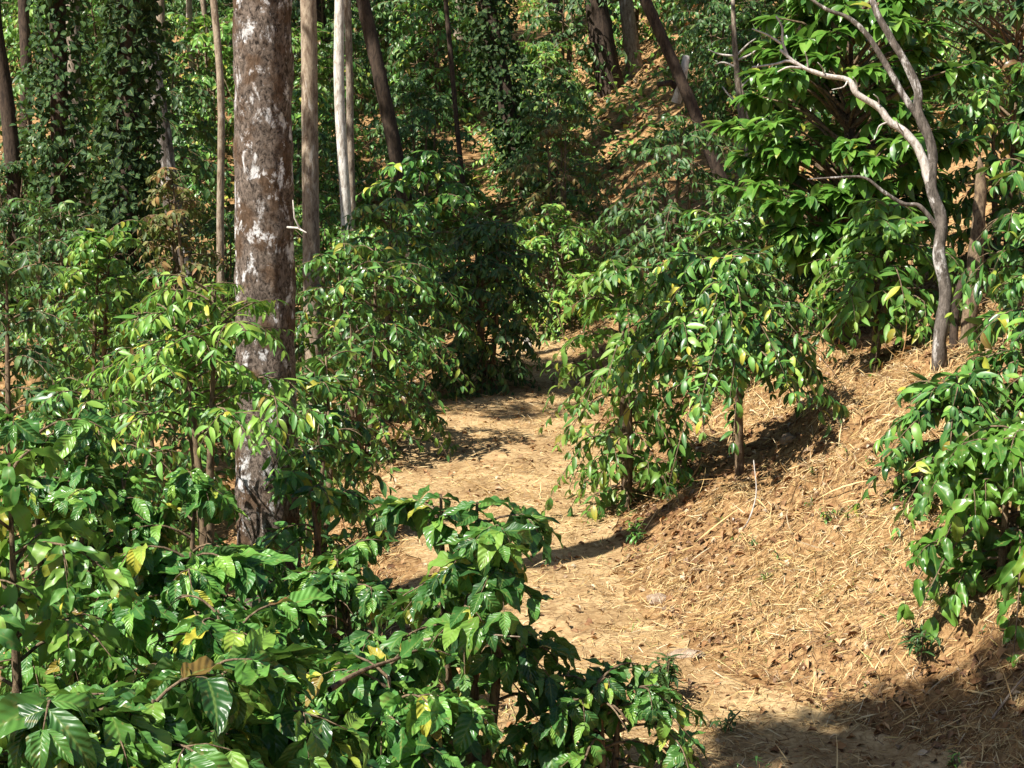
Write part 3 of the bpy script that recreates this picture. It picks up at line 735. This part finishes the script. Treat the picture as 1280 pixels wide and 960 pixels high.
# undergrowth leaves near the ground (uncountable)
x, y, z, rgn = scatter(70000, -20, 20, 24.5, 66, 31, 1.4)
kp = vnoise(x * .5, y * .5, 5) + .3 * vnoise(x * 2, y * 2, 8) > -.1; x, y, z = x[kp], y[kp], z[kp]; n = len(x)
lf = Leaves(); a = rgn.random(n) * 6.283
lf.extend(np.stack([x, y, z + rgn.random(n) ** 1.5 * .55 * (1 + vnoise(x, y, 15)) + .02], -1), np.stack([np.cos(a), np.sin(a), rgn.uniform(-.7, .5, n)], -1), np.stack([rgn.normal(0, .4, n), rgn.normal(0, .4, n), np.ones(n)], -1), rgn.uniform(.09, .24, n))
tag(lf.build('undergrowth', TP['far'], M['coffee'], None, 3), kind='stuff')

# ------------------------------------------------------------------ weeds, stalks, stones
def weed(label, u, v_d, n, size, spread, seed, group=None, lm='coffee', tpl='narrow'):
    b = at(u, v_d); rg = random.Random(seed); r = thing('weed', label, 'weed', b, group)
    st, lf = Tubes(), Leaves()
    for k in range(max(2, n // 9)):
        a = rg.uniform(0, 6.28); e = Vector((math.cos(a) * spread * rg.random(), math.sin(a) * spread * rg.random(), size * rg.uniform(.5, 1)))
        st.tube([Vector((0, 0, -.03)), e * .5 + Vector((0, 0, .02)), e], [.004, .002], 5)
        for j in range(9):
            t = rg.uniform(.3, 1); az = rg.uniform(0, 6.28)
            lf.add(e * t, Vector((math.cos(az), math.sin(az), rg.uniform(-.2, .6))), Vector((0, 0, 1)), size * rg.uniform(.22, .45))
    st.build('stems', M['stem'], r); lf.build('leaves', TP[tpl], M[lm], r, seed)
weed('tall green weed at the path edge above the low bottom bush', 833, 8.8, 90, .24, .1, 401, lm='dull')
weed('spreading green weed in the shade at the bottom of the path', 905, 8.35, 60, .16, .22, 402, lm='dull')
weed('low green weed at the very bottom edge of the path', 950, 7.6, 50, .1, .18, 403)
weed('leafy green weed in the shade under the lower right bush', 1150, 8.6, 70, .22, .22, 404, lm='dull')
weed('small bright weed in the middle of the bank', 950, 10.1, 30, .09, .12, 405, lm='lime')
weed('small weed right of the bank centre', 1035, 10.5, 40, .12, .14, 406)
weed('tiny weed higher on the bank left of the hanging bush leaves', 1015, 11.4, 24, .09, .08, 407, lm='lime')
weed('dark small weed left of the bank centre', 940, 10.7, 30, .12, .08, 408, lm='dull')
weed('green weed under the yellow tinged bush at the path edge', 790, 12.0, 60, .2, .12, 409)
weed('small pale weed on the path near the tall weed', 800, 9.2, 24, .07, .12, 410, lm='lime')
weed('small weed at the bottom right edge in the shade', 1195, 7.7, 40, .1, .14, 411)

rw = random.Random(55)
for k in range(9):
    weed('tiny green sprout, one of several scattered on the dry bank', rw.uniform(880, 1130), rw.uniform(9.3, 11.6), 18, .08, .08, 430 + k, 'tiny sprouts on the dry bank', 'lime')
x, y, z, rgn = scatter(9000, -2.0, 3.6, 8, 22, 33, 1.3)
kp = vnoise(x * 1.3, y * 1.0, 25) > .3; x, y, z = x[kp], y[kp], z[kp]; n = len(x); a = rgn.random(n) * 6.283
lf = Leaves(); lf.extend(np.stack([x, y, z], -1), np.stack([np.cos(a) * .7, np.sin(a) * .7, rgn.uniform(.2, 1.2, n)], -1), np.stack([rgn.normal(0, .3, n), rgn.normal(0, .3, n), np.ones(n)], -1), rgn.uniform(.03, .09, n))
tag(lf.build('short_grass', TP['blade'], M['grass'], None, 5), kind='stuff')

def stick(name, label, pts, rad, m='twig', cat='stick'):
    b = Vector(pts[0]); tb = Tubes(); tb.tube(curve([Vector(p) - b for p in pts], 16), rad, 7, .12, 20)
    o = tb.build(name, M[m]); o.location = b; tag(o, label, cat); return o
g = at(915, 11.6)
stick('dry_stalk', 'thin pale dry stalk standing on the bank below the big bush stem', [g - Vector((0, 0, .03)), px(930, 660, 11.45), px(945, 620, 11.4), px(942, 575, 11.4)], [.008, .003])
stick('dead_branch', 'pale bare stick poking out through the lowest middle coffee bush', [px(530, 800, 7.2), px(580, 792, 7.1), px(650, 796, 7.0)], [.007, .003], 'tan_bark', 'branch')
stick('dead_branch', 'thick brown dead branch inside the foreground bushes', [px(412, 862, 6.3), px(450, 840, 6.5), px(500, 822, 6.7)], [.012, .006], 'stem', 'branch')
a_ = at(1195, 9.4)
stick('dead_branch', 'grey forked dry twig beside the hanging bush at the lower right', [a_ + Vector((0, 0, .02)), px(1230, 660, 9.3), px(1290, 648, 9.2)], [.008, .004], cat='branch')
a_, c_ = at(1240, 7.9), at(1300, 8.0)
stick('fallen_stick', 'pale fallen stick on the ground in the bottom right corner', [a_ + Vector((0, 0, .03)), (a_ + c_) / 2 + Vector((0, 0, .06)), c_ + Vector((0, 0, .05))], [.007, .004], 'tan_bark')
def stone(label, p, s, m, seed, name='stone'):
    import bmesh
    bm = bmesh.new(); bmesh.ops.create_icosphere(bm, subdivisions=3, radius=1)
    for v in bm.verts:
        k = 1 + .25 * mnoise.noise(v.co * 1.3 + Vector((seed, 0, 0))) + .1 * mnoise.noise(v.co * 4 + Vector((0, seed, 0)))
        v.co = Vector((v.co.x * s[0], v.co.y * s[1], v.co.z * s[2])) * k
    me = bpy.data.meshes.new(name); bm.to_mesh(me); bm.free()
    o = link(name, me, M[m]); o.location = p; tag(o, label, 'stone'); return o
stone('small unidentified white spot at the shaded far end of the path', at(659, 22.3, .06), (.06, .06, .11), 'white_spot', 1)  # stone shape made up for a white spot of unknown nature
stone('flat pale stone on the path beside the tall weed', at(858, 9.5, .01), (.1, .06, .03), 'stone', 2)
stone('pinkish pale stone at the bank foot', at(822, 10.6, .02), (.07, .05, .04), 'stone', 3)
stone('pale stone on the bank behind the big bush stem', at(985, 12.6, .02), (.06, .06, .05), 'stone', 4)

# ------------------------------------------------------------------ unseen trees beside the frame; the left ones added for the shade they cast
def side_tree(label, loc, h, R, seed, n=20, nl=90, lean=(.1, .1)):
    b = Vector((loc[0], loc[1], hz(*loc))); r = thing('shade_tree', label, 'tree', b)
    tb = Tubes(); P0 = trunk_pts((0, 0, -.2), (*lean, h), .08, seed, 24); tb.tube(P0, [.14, .08], 12, .06, 4, True, .2); tb.build('trunk', M['grey_bark'], r)
    crown_parts(r, seed, P0[-1], R * 1.3, R, n, nl, .22, 'crown', 'far', 'grey_bark')
side_tree('unseen tall shade tree near the camera, leaned to place its shadow, beyond the left of the frame', (-2.2, .2), 8.1, 1.3, 501, 15, 90, (-1.5, 3.45))  # placed for the bank foot shadow; lean keeps trunk shadow off foreground bushes
side_tree('unseen tall tree left of the path beyond the frame, added to shade the dark bush and path end', (-5.2, 15.9), 8.3, 2.0, 502, 60, 150)  # added so its crown darkens the overhanging bush and the path end
side_tree('shade tree right of the bank beyond the frame', (7.2, 16.5), 5.2, 1.5, 504, 20, 110)
